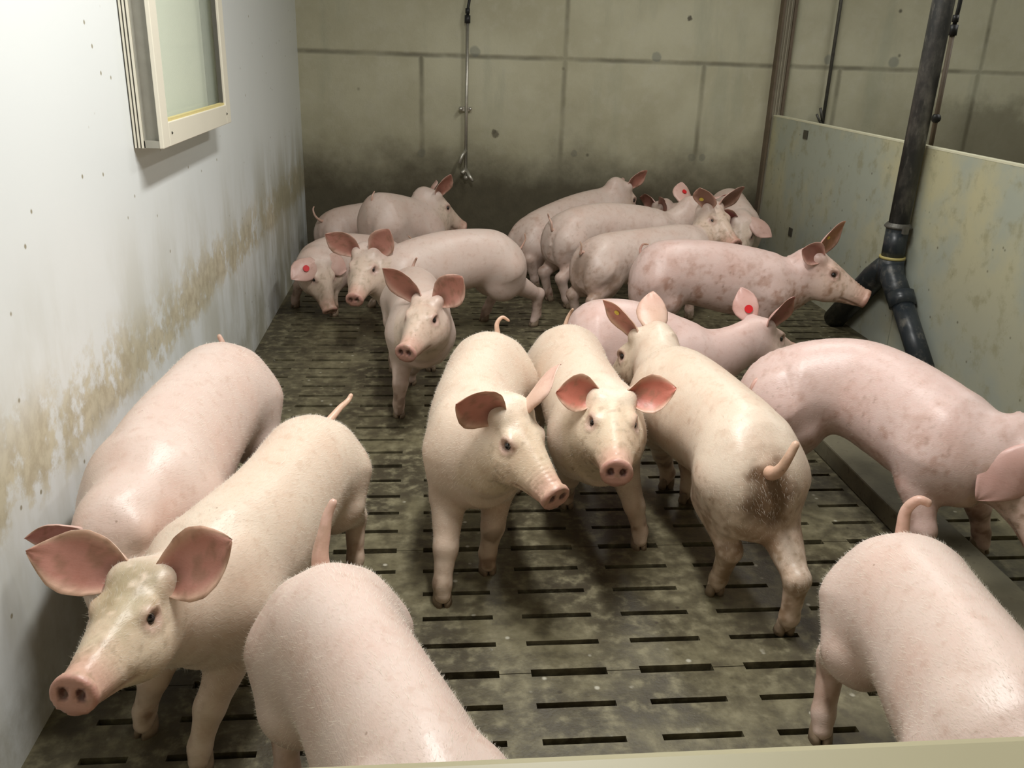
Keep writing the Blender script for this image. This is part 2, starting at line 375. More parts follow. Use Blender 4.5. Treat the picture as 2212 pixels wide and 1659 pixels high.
m = MB(); m.tube([(.247, YB-.045, .72), (.222, YB-.08, .69), (.205, YB-.09, .64)], .011, 10); m.tube([(.247, YB-.045, .60), (.222, YB-.08, .575)], .013, 10); m.build('nipple', M_STEEL, dr, smooth=True)
m = MB(); m.tube([(.247, YB-.045, .60), (.27, YB-.08, .56), (.292, YB-.10, .53)], [.012, .012, .009], 10); m.sphere((.252, YB-.05, .545), .02, 10, 8); m.build('nipple', M_STEEL, dr, smooth=True)
dr = drinker(2.61, YB-.045, .86, 2.70, M_DSTEEL, 'dark upright drinker pipe on the back wall behind the far partition panel', [(.0, .03)])
m = MB(); m.tube([(2.60, YB-.06, .96), (2.57, YB-.07, 1.04)], .010, 8); m.tube([(2.60, YB-.06, .93), (2.55, YB-.07, 1.0)], .008, 8); m.build('nipple', M_DSTEEL, dr, smooth=True)
dr = drinker(2.335, 4.03, .80, 1.47, M_WOOD, 'thin rusty drinker pipe running up beside the black feed pipe', [(.006, .08), (.008, .3), (.008, 1.2)])
m = MB(); m.sphere((2.335, 4.03, 1.105), .022, 10, 8); m.build('clamp', M_RUBBER, dr, smooth=True)
# --- curb
m = MB(); m.box(1.41, 1.545, .60, 3.35, 0, .070)
o = m.build('concrete_curb', M_CURB, bevel=.006); tag(o, 'low grey concrete curb on the slatted floor under the pink pig at right', 'curb')
# --- front fence board
m = MB(); m.box(XL, 3.4, .300, .364, .02, 1.0)
o = m.build('pen_gate_board', M_FENCE, bevel=.008); tag(o, 'cream yellow plastic board along the bottom edge of the picture', 'fence')

# ------------------------------------------------------------------ pigs
HEADX = np.array([-.06, -.03, .0, .03, .06, .09, .12, .15, .18, .21, .235, .25, .262])
HTOP = np.array([.005, .042, .060, .066, .064, .058, .052, .045, .039, .034, .032, .031, .032])
HBOT = np.array([-.03, -.076, -.094, -.102, -.106, -.103, -.094, -.081, -.068, -.057, -.049, -.043, -.038])
HWID = np.array([.030, .054, .065, .071, .074, .072, .066, .058, .050, .043, .039, .036, .035])
HL = .262
def smin(a, b, k):
    h = np.clip(.5 + .5*(b-a)/k, 0, 1); return b*(1-h) + a*h - k*h*(1-h)
def vnoise(P, s, seed):
    Q = P*s + seed*17.13; i = np.floor(Q).astype(np.int64); f = Q - i; f = f*f*(3-2*f)
    def h(a): 
        x = (a[:, 0]*374761393 + a[:, 1]*668265263 + a[:, 2]*2147483647 + seed*1013) & 0xffffffff
        x = ((x ^ (x >> 13))*1274126177) & 0xffffffff; return ((x ^ (x >> 16)) & 0xffff)/65535.0
    r = 0
    for dx in (0, 1):
        for dy in (0, 1):
            for dz in (0, 1):
                w = (f[:, 0] if dx else 1-f[:, 0])*(f[:, 1] if dy else 1-f[:, 1])*(f[:, 2] if dz else 1-f[:, 2])
                r = r + w*h(i + np.array([dx, dy, dz]))
    return r
def fbm(P, s, seed): return .55*vnoise(P, s, seed) + .28*vnoise(P, s*2.1, seed+3) + .17*vnoise(P, s*4.3, seed+7)
def sst(x, a, b):
    t = np.clip((x-a)/(b-a), 0, 1); return t*t*(3-2*t)

class Pig:
    def __init__(s, p):
        s.p = p; s.sc = sc = p['sc']
        sp = [np.array(q, float) for q in p['spine']]
        s.K = np.array(p['K'], float); s.N = np.array(p['N'], float)
        # catmull-rom through the ridge, extended a little towards the neck
        d = s.K - sp[-1]; d[2] = 0; d /= max(np.linalg.norm(d), 1e-6)
        d0 = sp[-1]-sp[-2]; d0[2] = 0; d0 /= np.linalg.norm(d0)
        dd = d0 + .8*d; dd /= np.linalg.norm(dd)
        ext = sp[-1] + dd*.105*sc + np.array([0, 0, -.062*sc])
        back = sp[0] - (sp[1]-sp[0]); pts = [back] + sp + [ext, ext + dd*.1*sc]
        out = []
        for i in range(1, len(pts)-2):
            a, b, c, e = pts[i-1:i+3]
            for t in np.linspace(0, 1, 10, endpoint=False):
                out.append(.5*((2*b) + (-a+c)*t + (2*a-5*b+4*c-e)*t*t + (-a+3*b-3*c+e)*t**3))
        out.append(pts[-2]); R0 = np.array(out)
        A0 = np.concatenate([[0], np.cumsum(np.linalg.norm(np.diff(R0[:, :2], axis=0), axis=1))]); s.LS = A0[10*(len(sp)-1)]
        uu = np.linspace(0, A0[-1], 56); Rr = np.stack([np.interp(uu, A0, R0[:, k]) for k in range(3)], 1)
        for _ in range(6): Rr[1:-1] = .25*Rr[:-2] + .5*Rr[1:-1] + .25*Rr[2:]
        s.R = Rr; s.A = np.concatenate([[0], np.cumsum(np.linalg.norm(np.diff(Rr[:, :2], axis=0), axis=1))])
        s.L = s.A[-1]; s.LS = s.LS*s.L/A0[-1]
        u = [0, .015, .04, .08, .14, .20, .30, .42, .55, .68, .80, .88, .94, .98, 1.0]
        s.u = np.array(u)*s.L
        s.hw = np.array([.002, .044, .080, .110, .134, .145, .140, .136, .141, .146, .143, .126, .098, .066, .010])*sc*.90*p.get('fat', 1)
        s.to = np.array([-.137, -.085, -.052, -.028, -.010, -.002, 0, 0, 0, 0, 0, -.008, -.030, -.065, -.135])*sc
        s.bo = np.array([-.141, -.225, -.262, -.275, -.272, -.268, -.272, -.290, -.306, -.312, -.308, -.292, -.262, -.225, -.145])*sc
        s.frames()
    def at(s, d):
        d = min(max(d, 0), s.L); P = np.array([np.interp(d, s.A, s.R[:, k]) for k in range(3)])
        e = .04; Q = np.array([np.interp(min(d+e, s.L), s.A, s.R[:, k]) - np.interp(max(d-e, 0), s.A, s.R[:, k]) for k in range(2)])
        Q /= np.linalg.norm(Q); return P, np.array([Q[0], Q[1], 0]), np.array([-Q[1], Q[0], 0])
    def frames(s):
        p, sc = s.p, s.sc
        ax = s.N - s.K; ax /= np.linalg.norm(ax); up = np.array([0, 0, 1.]); lf = np.cross(up, ax); lf /= np.linalg.norm(lf); up = np.cross(ax, lf)
        r = math.radians(p.get('roll', 0)); lf, up = lf*math.cos(r)+up*math.sin(r), up*math.cos(r)-lf*math.sin(r)
        s.H = np.array([ax, lf, up]); s.hs = sc*1.06*p.get('head', 1.0)
        s.HO = s.N - ax*HL*s.hs                       # head origin (back of the skull)
        s.legs = []
        for key, side, hind in (('HL', 1, 1), ('HR', -1, 1), ('FL', 1, 0), ('FR', -1, 0)):
            if hind:
                P, f, l = s.at(.12*sc); top = P + 0
                foot = np.array(p[key]) if key in p else P - f*.03*sc + l*side*.088*sc
                foot[2] = 0
                hip = P + l*side*.062*sc; hip[2] = P[2]-.175*sc
                st = .62*hip + .38*foot + f*.055*sc; st[2] = .275*sc
                hk = foot + .22*(hip-foot) - f*.05*sc; hk[2] = .168*sc
                ft = foot - f*.008*sc; ft[2] = .058*sc
                hf = foot + f*.008*sc; hf[2] = .026
                nodes = [(hip, .088), (st, .064), (hk, .030), (ft, .0225), (hf, .0205)]
                if p.get('sit'): pass
            else:
                P, f, l = s.at(s.LS - .015*sc)
                foot = np.array(p[key]) if key in p else P + f*.0*sc + l*side*.080*sc
                foot[2] = 0
                sh = P + l*side*.068*sc; sh[2] = P[2]-.185*sc
                el = .70*sh + .30*foot - f*.025*sc; el[2] = .245*sc
                kn = .30*sh + .70*foot + f*.010*sc; kn[2] = .140*sc
                ft = foot + f*.004*sc; ft[2] = .055*sc
                hf = foot + f*.014*sc; hf[2] = .026
                nodes = [(sh, .078), (el, .049), (kn, .0305), (ft, .0225), (hf, .021)]
            s.legs.append((key, foot, f, l, [(n, r_*sc) for n, r_ in nodes], side, hind))
    def cone(s, P, a, b, ra, rb):
        ba = b-a; h = np.clip((P-a)@ba/(ba@ba), 0, 1)
        return np.linalg.norm(P - a - h[:, None]*ba, axis=1) - (ra + (rb-ra)*h)
    def ell(s, P, c, F, r):
        q = (P-c)@F.T; k0 = np.linalg.norm(q/r, axis=1); k1 = np.linalg.norm(q/(r*r), axis=1)+1e-9
        return k0*(k0-1)/k1
    def trunk(s, P):
        xy = P[:, :2]; best = np.full(len(P), 1e9); st = np.zeros(len(P))
        for i in range(len(s.R)-1):
            a = s.R[i, :2]; b = s.R[i+1, :2]; ba = b-a; h = np.clip((xy-a)@ba/(ba@ba), 0, 1)
            d = ((xy - a - h[:, None]*ba)**2).sum(1); mk = d < best; best[mk] = d[mk]
            st[mk] = s.A[i] + h[mk]*(s.A[i+1]-s.A[i])
        a = np.sqrt(best); rz = np.interp(st, s.A, s.R[:, 2])
        hw = np.interp(st, s.u, s.hw); zt = rz + np.interp(st, s.u, s.to); zb = rz + np.interp(st, s.u, s.bo)
        zc = zt*.47+zb*.53; b = P[:, 2]-zc; hh = np.where(b > 0, zt-zc, zc-zb)
        # slightly squared loin
        hwz = hw*(1 - .10*np.clip(b/hh, 0, 1)); q = ((a/hwz)**2.08 + (np.abs(b)/hh)**2.08)**(1/2.08)
        return np.sqrt(a*a + b*b + 1e-12)*(1 - 1/np.maximum(q, .02)), st
    def headq(s, P): return (P - s.HO)@s.H.T/s.hs
    def head(s, P):
        q = s.headq(P); x = np.clip(q[:, 0], HEADX[0], HL)
        t = np.interp(x, HEADX, HTOP); b = np.interp(x, HEADX, HBOT); w = np.interp(x, HEADX, HWID)
        zc = t*.5+b*.5; hh = (t-b)/2
        over = np.maximum(HEADX[0]-q[:, 0], 0)
        z = q[:, 2]-zc; wz = w*(1 - .30*np.clip(z/hh, 0, 1))      # face narrower on top
        qq = ((np.abs(q[:, 1])/wz)**2.3 + (np.abs(z)/hh)**2.3)**(1/2.3)
        f = np.sqrt(q[:, 1]**2 + z*z + 1e-12)*(1 - 1/np.maximum(qq, .02)) + over
        f = np.maximum(f, q[:, 0] - HL + .10*(q[:, 2])) 
        ya = np.abs(q[:, 1]); qa = np.stack([q[:, 0], ya, q[:, 2]], 1)
        def sp(c, r): return np.linalg.norm((qa-np.array(c))/np.array(r), axis=1)*min(r)-min(r)
        f = smin(f, sp((.075, .040, -.056), (.064, .034, .040)), .03)      # cheeks
        f = smin(f, sp((.076, .040, .037), (.030, .018, .015)), .014)      # brow
        f = smin(f, sp((.008, .038, .048), (.028, .024, .022)), .02)       # ear root
        # snout disc
        dx = np.maximum(np.abs(q[:, 0] - (HL-.006) + .10*q[:, 2]) - .005, 0); rr = np.sqrt((q[:, 1]/.0385)**2 + ((q[:, 2]+.003)/.0345)**2)
        f = smin(f, np.sqrt(np.maximum((rr-1)*.040, 0)**2 + dx**2) - .002 + np.minimum((rr-1)*.04, 0)*0, .010)
        # nostrils, eye socket and mouth line
        dn = np.linalg.norm((qa-np.array([HL, .0145, .001]))/np.array([1.3, .85, 1.2]), axis=1) - .0075
        f = -smin(-f, dn, .006)
        de = np.linalg.norm(qa-np.array([.090, .059, .024]), axis=1)
        f = f + .005*np.exp(-(de/.012)**2) - .0035*np.exp(-((de-.021)/.006)**2)
        zm = -.036 - .10*(HL-.02-q[:, 0]) - .5*np.maximum(.17-q[:, 0], 0)*0
        m = sst(q[:, 0], .150, .175)*sst(HL-q[:, 0], .012, .03)
        f = f + .005*m*np.exp(-((q[:, 2]-zm)/.0045)**2)
        wr = sst(q[:, 0], .165, .19)*sst(HL-q[:, 0], .015, .03)*(q[:, 2] > -.01)
        f = f + .0012*wr*np.sin(q[:, 0]*520)
        return f*s.hs
    def field(s, P):
        sc = s.sc; f, st = s.trunk(P)
        for key, foot, fw, lf, nd, side, hind in s.legs:
            mk = ((P-nd[1][0])**2).sum(1) < (.42*sc)**2
            if not mk.any(): continue
            Q = P[mk]; g = s.cone(Q, nd[0][0], nd[1][0], nd[0][1], nd[1][1])
            F = np.array([fw, lf, [0, 0, 1.]])
            if hind:
                c = nd[0][0] + fw*.01*sc + np.array([0, 0, -.016*sc]) - lf*side*.006*sc
                g = smin(g, s.ell(Q, c, F, np.array([.125, .068, .150])*sc), .03*sc)
            else:
                c = nd[0][0] - fw*.005*sc + np.array([0, 0, .008*sc])
                g = smin(g, s.ell(Q, c, F, np.array([.085, .060, .135])*sc), .03*sc)
            for (a, ra), (b, rb) in zip(nd[1:-1], nd[2:]):
                g = smin(g, s.cone(Q, a, b, ra, rb), .016*sc)
            if hind:                                       # heel point of the hock
                g = smin(g, np.linalg.norm(Q - nd[2][0] + fw*.012*sc - np.array([0, 0, .012*sc]), axis=1) - .022*sc, .02*sc)
            f[mk] = smin(f[mk], g, .034*sc)
        p_neck = s.p.get('neck', .10); A, fa, la = s.at(s.LS + .02*sc); A = A + np.array([0, 0, -.150*sc]); B = s.HO - s.H[0]*.012*s.hs + s.H[2]*(-.014)
        ctl = A + fa*p_neck*sc
        g = None
        for t in np.linspace(0, 1, 6):
            c = (1-t)**2*A + 2*t*(1-t)*ctl*1.0 + t*t*B
            ax = 2*(1-t)*(ctl-A) + 2*t*(B-ctl); ax /= np.linalg.norm(ax)+1e-9
            l = np.cross([0, 0, 1.], ax); l /= np.linalg.norm(l); F = np.array([ax, l, np.cross(ax, l)])
            r = np.array([.088*sc, (.104*(1-t)+.062*t)*sc, (.132*(1-t)+.074*t)*sc])
            e = s.ell(P, c, F, r); g = e if g is None else smin(g, e, .03*sc)
        f = smin(f, g, .060*sc)
        f = smin(f, s.head(P), .032*sc)
        return f
    def mesh(s, h):
        pts = [n for l in s.legs for n, _ in l[4]] + list(s.R) + [s.K, s.N, s.HO]
        pts = np.array(pts); lo = pts.min(0) - .17; hi = pts.max(0) + .17; lo[2] = -.03; hi[2] = max(pts[:, 2].max(), s.HO[2]+.1) + .10
        H = 3*h; n = np.ceil((hi-lo)/H).astype(int)+1
        g = np.stack(np.meshgrid(*[lo[k]+np.arange(n[k])*H for k in range(3)], indexing='ij'), -1)
        fc = s.field(g.reshape(-1, 3)).reshape(n)
        nf = (n-1)*3+1
        near = np.abs(fc) < H*2.3
        # cells next to the surface
        nc = near.copy()
        big = np.zeros(nf, bool); val = np.repeat(np.repeat(np.repeat(fc, 3, 0), 3, 1), 3, 2)[1:-1, 1:-1, 1:-1]
        big = np.repeat(np.repeat(np.repeat(nc, 3, 0), 3, 1), 3, 2)[1:-1, 1:-1, 1:-1]
        idx = np.argwhere(big); P = lo + idx*h
        val = val.copy(); val[big] = s.field(P)
        return surface_nets(val, lo, h)
def surface_nets(V, lo, h):
    S = V < 0; n = V.shape
    c = np.zeros((n[0]-1, n[1]-1, n[2]-1), int)
    for dx in (0, 1):
        for dy in (0, 1):
            for dz in (0, 1): c += S[dx:n[0]-1+dx, dy:n[1]-1+dy, dz:n[2]-1+dz]
    act = (c > 0) & (c < 8); cells = np.argwhere(act); ids = -np.ones(act.shape, int); ids[act] = np.arange(len(cells))
    acc = np.zeros((len(cells), 3)); cnt = np.zeros(len(cells))
    cor = [(a, b, d) for a in (0, 1) for b in (0, 1) for d in (0, 1)]
    for i, a in enumerate(cor):
        for b in cor[i+1:]:
            if sum(abs(np.array(a)-np.array(b))) != 1: continue
            va = V[tuple((cells+a).T)]; vb = V[tuple((cells+b).T)]; m = (va < 0) != (vb < 0)
            t = np.where(m, va/np.where(m, va-vb, 1), 0)
            acc += m[:, None]*(np.array(a) + t[:, None]*(np.array(b)-np.array(a))); cnt += m
    verts = lo + (cells + acc/cnt[:, None])*h
    faces = []
    for ax in range(3):
        sl0 = [slice(None)]*3; sl1 = [slice(None)]*3; sl0[ax] = slice(0, -1); sl1[ax] = slice(1, None)
        a = S[tuple(sl0)]; b = S[tuple(sl1)]; e = np.argwhere(a != b); o1, o2 = [k for k in range(3) if k != ax]
        ok = (e[:, o1] > 0) & (e[:, o2] > 0) & (e[:, o1] < n[o1]-1) & (e[:, o2] < n[o2]-1); e = e[ok]
        def cid(d1, d2):
            q = e.copy(); q[:, o1] -= d1; q[:, o2] -= d2; return ids[tuple(q.T)]
        quad = np.stack([cid(1, 1), cid(0, 1), cid(0, 0), cid(1, 0)], 1)
        flip = a[tuple(e.T)] if ax != 1 else ~a[tuple(e.T)]
        quad[~flip] = quad[~flip][:, ::-1]
        faces.append(quad[(quad >= 0).all(1)])
    return verts, np.concatenate(faces)

def np_mesh(name, V, F, off, smooth=True):
    me = bpy.data.meshes.new(name); V = (V - np.array(off)).astype(np.float32)
    me.vertices.add(len(V)); me.vertices.foreach_set('co', V.ravel())
    me.loops.add(F.size); me.loops.foreach_set('vertex_index', F.ravel().astype(np.int32))
    me.polygons.add(len(F)); me.polygons.foreach_set('loop_start', np.arange(0, F.size, F.shape[1], dtype=np.int32))
    me.polygons.foreach_set('use_smooth', np.ones(len(F), bool)); me.update(calc_edges=True); me.validate()
    return me
def paint(me, C):
    a = me.color_attributes.new('skin', 'FLOAT_COLOR', 'POINT')
    a.data.foreach_set('color', np.concatenate([C, np.ones((len(C), 1))], 1).astype(np.float32).ravel())

TONE = {'cream': (.72, .60, .485), 'pink': (.69, .555, .490), 'rose': (.70, .525, .480)}
def lerp(C, k, w): return C*(1-w[:, None]) + np.array(k)*w[:, None]
def pig_colours(g, V, seed):
    p, sc = g.p, g.sc; base = np.array(TONE[p.get('tone', 'pink')]); C = np.tile(base, (len(V), 1))
    n1 = fbm(V, 9, seed); n2 = fbm(V, 26, seed+11); n3 = fbm(V, 70, seed+23)
    C = lerp(C, base*np.array([.97, .93, .92]), sst(n1, .45, .65)*.6)
    q = g.headq(V); onhead = sst(q[:, 0] + (n2-.5)*.05, -.02, .09)*(np.abs(q[:, 1]) < .13)*(np.abs(q[:, 2]) < .16)
    C = lerp(C, base*np.array([.97, .95, .80]), onhead*.5)
    C = lerp(C, (.62, .37, .29), onhead*sst(q[:, 0], .17, .235)*.75)
    C = lerp(C, (.50, .25, .21), onhead*sst(q[:, 0], HL-.012, HL-.004)*.7)
    de = np.linalg.norm(np.stack([q[:, 0]-.090, np.abs(q[:, 1])-.056, q[:, 2]-.025], 1), axis=1)
    C = lerp(C, (.58, .37, .32), sst(de, .034, .016)*.7)
    C = lerp(C, (.16, .09, .07), sst(de, .0150, .0115)*.8)
    dn = np.linalg.norm(np.stack([q[:, 0]-HL, (np.abs(q[:, 1])-.0155)*1.15, (q[:, 2]-.001)*.8], 1), axis=1)
    C = lerp(C, (.10, .04, .035), sst(dn, .0125, .0085)*.9)
    zm = -.036 - .10*(HL-.02-q[:, 0]); C = lerp(C, (.30, .15, .11), onhead*sst(q[:, 0], .145, .17)*sst(np.abs(q[:, 2]-zm), .007, .002)*.6)
    # dirt on shanks and hocks, on cheeks and belly
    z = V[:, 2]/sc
    C = lerp(C, (.34, .235, .15), sst(z, .26, .04)*sst(n2, .36, .62)*.62)
    C = lerp(C, (.12, .07, .04), sst(z, .19, .10)*sst(n2, .56, .68)*.75)
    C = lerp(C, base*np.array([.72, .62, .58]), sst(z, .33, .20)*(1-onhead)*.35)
    C = lerp(C, (.33, .25, .16), onhead*sst(n3, .56, .72)*.45)
    if 'dirty' in p:
        C = lerp(C, C*np.array([.66, .52, .44]), sst(.6*n2+.4*n3, .56-.14*p['dirty'], .76-.1*p['dirty'])*sst(z, .60, .30)*min(1, p['dirty']*1.5))
        C = lerp(C, (.20, .12, .075), sst(n3, .66, .76)*sst(n1, .40, .6)*sst(z, .55, .35)*p['dirty']*.8)
    if 'soiled' in p:
        P0, f0, l0 = g.at(0); d = np.sqrt((((V-P0)@l0)/.07)**2 + ((V[:, 2]-P0[2]+.10)/.10)**2)*1.0
        rear = sst((V-P0)@f0, .16, .05)
        C = lerp(C, (.17, .105, .06), rear*sst(d + (n2-.5)*1.2, 1.25, .35)*p['soiled'])
        C = lerp(C, (.30, .20, .12), sst((V-P0)@f0, .30, .10)*sst(z, .42, .20)*sst(.5*n2+.5*n3, .38, .60)*p['soiled']*.8)
    for (cx, cy, cz, r, col, w) in p.get('patch', ()):
        d = np.linalg.norm(V-np.array([cx, cy, cz]), axis=1); C = lerp(C, col, sst(d, r, r*.3)*sst(n2, .30, .60)*w)
    if p.get('brow_dirt'):
        d = np.sqrt((q[:, 0]-.06)**2 + q[:, 1]**2*1.1 + (q[:, 2]-.06)**2)
        C = lerp(C, (.36, .29, .17), sst(d + (n2-.5)*.05, .105, .03)*sst(n3, .25, .5)*sst(q[:, 0], .18, .12)*.85)
        C = lerp(C, (.50, .43, .29), onhead*sst(np.abs(q[:, 1]), .06, .02)*sst(n2, .40, .6)*(q[:, 2] > 0)*sst(q[:, 0], .20, .15)*.75)
    return np.clip(C, .01, .95)

def ear_mesh(g, side, e, parent):
    """cupped leaf; e = dict(d=tip direction, n=opening direction in the head frame (x forward, y outward, z up), L, W, curl, bend, base)"""
    fr = lambda v: g.H[0]*v[0] + g.H[1]*v[1]*side + g.H[2]*v[2]
    B = g.HO + fr(e.get('base', (.008, .048, .054)))*g.hs
    D = fr(e['d']); D /= np.linalg.norm(D); Nn = fr(e['n']); Nn -= D*(Nn@D); Nn /= np.linalg.norm(Nn); Sd = np.cross(Nn, D)
    L = e.get('L', .155)*g.hs; W = e.get('W', .066)*g.hs; curl = e.get('curl', .55); bend = e.get('bend', .15)
    nu, nv = 22, 15; us = np.linspace(0, 1, nu); vs = np.linspace(-1, 1, nv)
    wp = np.interp(us, [0, .12, .3, .5, .68, .82, .93, 1], [.52, .74, .96, 1.0, .84, .56, .28, .04])*W
    cp = np.interp(us, [0, .2, .5, 1], [2.0, 1.35, .75, .5])*curl
    skew = e.get('skew', .25)
    F = []; 
    for i, u in enumerate(us):
        c = B + D*L*(u-.06) + Nn*bend*L*u*u + Sd*skew*W*u*u - Nn*.012*g.hs*(1-u)
        for v in vs:
            th = v*cp[i]*1.0; r = wp[i]/max(cp[i], .05) if cp[i] > .05 else wp[i]
            F.append(c + Sd*r*math.sin(th) + Nn*r*(1-math.cos(th)) + Nn*.004*math.sin(u*9+v*3)*abs(v))
    F = np.array(F).reshape(nu, nv, 3)
    du = np.gradient(F, axis=0); dv = np.gradient(F, axis=1); nn = np.cross(du, dv); nn /= np.linalg.norm(nn, axis=2, keepdims=True)+1e-9
    if (nn[5, 7]@Nn) > 0: nn = -nn                      # nn points to the back of the ear
    th = (.0035 - .0022*us)[:, None, None]*g.hs*1.4; th = th*np.ones((nu, nv, 1)); th[:, 0] *= .3; th[:, -1] *= .3; th[-1] *= .3
    G = F + nn*th
    V = np.concatenate([F.reshape(-1, 3), G.reshape(-1, 3)]); n = nu*nv; Q = []
    for i in range(nu-1):
        for j in range(nv-1):
            a = i*nv+j; Q.append((a, a+1, a+nv+1, a+nv)); Q.append((n+a, n+a+nv, n+a+nv+1, n+a+1))
    for i in range(nu-1):
        for j, fl in ((0, 1), (nv-1, 0)):
            a = i*nv+j; q = (a, a+nv, n+a+nv, n+a); Q.append(q if fl else q[::-1])
    for j in range(nv-1):
        a = (nu-1)*nv+j; Q.append((a, a+1, n+a+1, n+a)); a = j; Q.append((a, n+a, n+a+1, a+1))
    off = parent.location; me = np_mesh('ear', V, np.array(Q), off)
    base = np.array(TONE[g.p.get('tone', 'pink')]); uu = np.repeat(us, nv); vv = np.tile(vs, nu)
    inner = np.tile(np.array(e.get('inner', (.50, .235, .185))), (n, 1)); w = sst(np.abs(vv), .98, .55)
    inner = inner*w[:, None] + base*np.array([.9, .72, .66])*(1-w)[:, None]
    dark = sst(uu, .42, .02)*sst(np.abs(vv), .7, .1); inner = lerp(inner, (.12, .05, .035), dark*.85)
    nz = fbm(F.reshape(-1, 3), 60, 5); inner = lerp(inner, (.24, .14, .08), sst(nz, .52, .7)*.5)
    outer = np.tile(base*np.array([.95, .80, .78]), (n, 1)); outer = lerp(outer, (.70, .42, .38), sst(uu, .2, .9)*.35)
    paint(me, np.clip(np.concatenate([inner, outer]), .01, .95))
    o = link('ear', me, M_EAR, parent)
    if 'label' in e: o['label'] = e['label']
    for tg in e.get('tags', ()):                        # button tag clipped through the ear
        i = int(tg['u']*(nu-1)); j = int((tg['v']+1)/2*(nv-1)); P = F[i, j]; Nx = nn[i, j]; r = tg.get('r', .0125)
        m = MB(); A = [P - Nx*.0045, P - Nx*.0015] if tg.get('face', 'in') == 'in' else [P + Nx*.012, P + Nx*.0065]
        m.tube([tuple(a) for a in A], r, 18); 
        m.tube([tuple(P - Nx*.006), tuple(P + Nx*.009)], r*.3, 8)
        t_ = m.mesh('ear_tag', False, tuple(off)); tt = link('ear_tag', t_, M_RED if tg['c'] == 'red' else M_TAGY, o)
        tt['label'] = ('red' if tg['c'] == 'red' else 'yellow') + ' round ear tag'
    return o

def bristles(g, V, F, count, seed, parent, length=.011):
    rng = np.random.default_rng(seed); A = V[F[:, 0]]; B = V[F[:, 1]]; Cc = V[F[:, 2]]; D = V[F[:, 3]]
    N = np.cross(Cc-A, D-B); ar = np.linalg.norm(N, axis=1); N /= ar[:, None]+1e-12
    C0 = (A+B+Cc+D)/4; ar = ar*(C0[:, 2] > .16*g.sc)*(g.headq(C0)[:, 0] < .20*1.0); pr = ar/ar.sum()
    k = rng.choice(len(F), count, p=pr); w = rng.random((count, 2, 1))
    P = A[k]*(1-w[:, 0])*(1-w[:, 1]) + B[k]*w[:, 0]*(1-w[:, 1]) + Cc[k]*w[:, 0]*w[:, 1] + D[k]*(1-w[:, 0])*w[:, 1]
    n = N[k]; fw = g.K - g.R[0]; fw /= np.linalg.norm(fw)
    t = -fw + np.array([0, 0, -.5]) + rng.normal(0, .28, (count, 3)); t -= n*(t*n).sum(1)[:, None]; t /= np.linalg.norm(t, axis=1)[:, None]
    d = n*.42 + t*.9; L = length*(.6+.8*rng.random((count, 1))); s_ = np.cross(n, t)*.00019
    tip = P + d*L; Vt = np.stack([P-s_, P+s_, tip], 1).reshape(-1, 3); Ft = np.arange(count*3).reshape(-1, 3)
    o = link('bristles', np_mesh('bristles', Vt, Ft, parent.location, False), M_HAIR, parent); o['kind'] = 'stuff'

def ring_tail(g, parent):
    P, f, l = g.at(.0); sc = g.sc; base = P + f*.045*sc + np.array([0, 0, -.048*sc])
    prof = g.p.get('tail') or [(0, 0, 0), (.035, 0, .015), (.06, .01, .04), (.07, .02, .07), (.065, .03, .095), (.05, .035, .11)]
    pts = [base + (-f*a + l*b + np.array([0, 0, c]))*sc for a, b, c in prof]
    # smooth
    out = []; q = [pts[0]*2-pts[1]] + pts + [pts[-1]*2-pts[-2]]
    for i in range(1, len(q)-2):
        a, b, c, e = q[i-1:i+3]
        for t in np.linspace(0, 1, 6, endpoint=False): out.append(.5*((2*b)+(-a+c)*t+(2*a-5*b+4*c-e)*t*t+(-a+3*b-3*c+e)*t**3))
    out.append(pts[-1]); n = len(out); r0, r1 = g.p.get('tail_r', (.013, .0042))
    rad = [(r0*(1-(i/(n-1))**.6)+r1*(i/(n-1))**.6)*sc for i in range(n)]; rad[-1] *= .55
    m = MB(); m.tube([tuple(v) for v in out], rad, 14); me = m.mesh('tail', True, tuple(parent.location))
    base_c = np.array(TONE[g.p.get('tone', 'pink')])*g.p.get('tail_tone', np.array([.93, .76, .70])); nv = len(me.vertices); C = np.tile(base_c, (nv, 1))
    tt = np.clip(np.arange(nv)/nv, 0, 1); C = lerp(C, (.36, .24, .15), sst(fbm(np.array([v.co[:] for v in me.vertices]), 60, 3), .4, .7)*.5*(.3+tt)); paint(me, C)
    link('tail', me, M_EAR, parent)

def hoof(g, foot, f, l, parent):
    m = MB(); sc = g.sc
    for s_ in (-1, 1):
        vs = []; n = 12
        prof = [(.000, .0185, .0125), (.014, .0175, .0118), (.030, .0135, .0100), (.044, .009, .0075)]   # z, half length, half width
        for k, (z, a, b) in enumerate(prof):
            for j in range(n):
                th = 2*math.pi*j/n; ca, sa = math.cos(th), math.sin(th)
                ax = a*(ca if ca < 0 else ca*1.45) ; q = foot + f*(ax + .008 - z*.30)*sc + l*(s_*.0132 + b*sa - s_*.004*ca*(ca > 0))*sc
                vs.append((q[0], q[1], z*sc*1.0))
        fs = [tuple(range(n))[::-1]] + [tuple((len(prof)-1)*n+j for j in range(n))]
        for k in range(len(prof)-1):
            for j in range(n):
                j2 = (j+1) % n; fs.append((k*n+j, k*n+j2, (k+1)*n+j2, (k+1)*n+j))
        m.add(vs, fs)
    link('hoof', m.mesh('hoof', True, tuple(parent.location)), M_HOOF, parent)

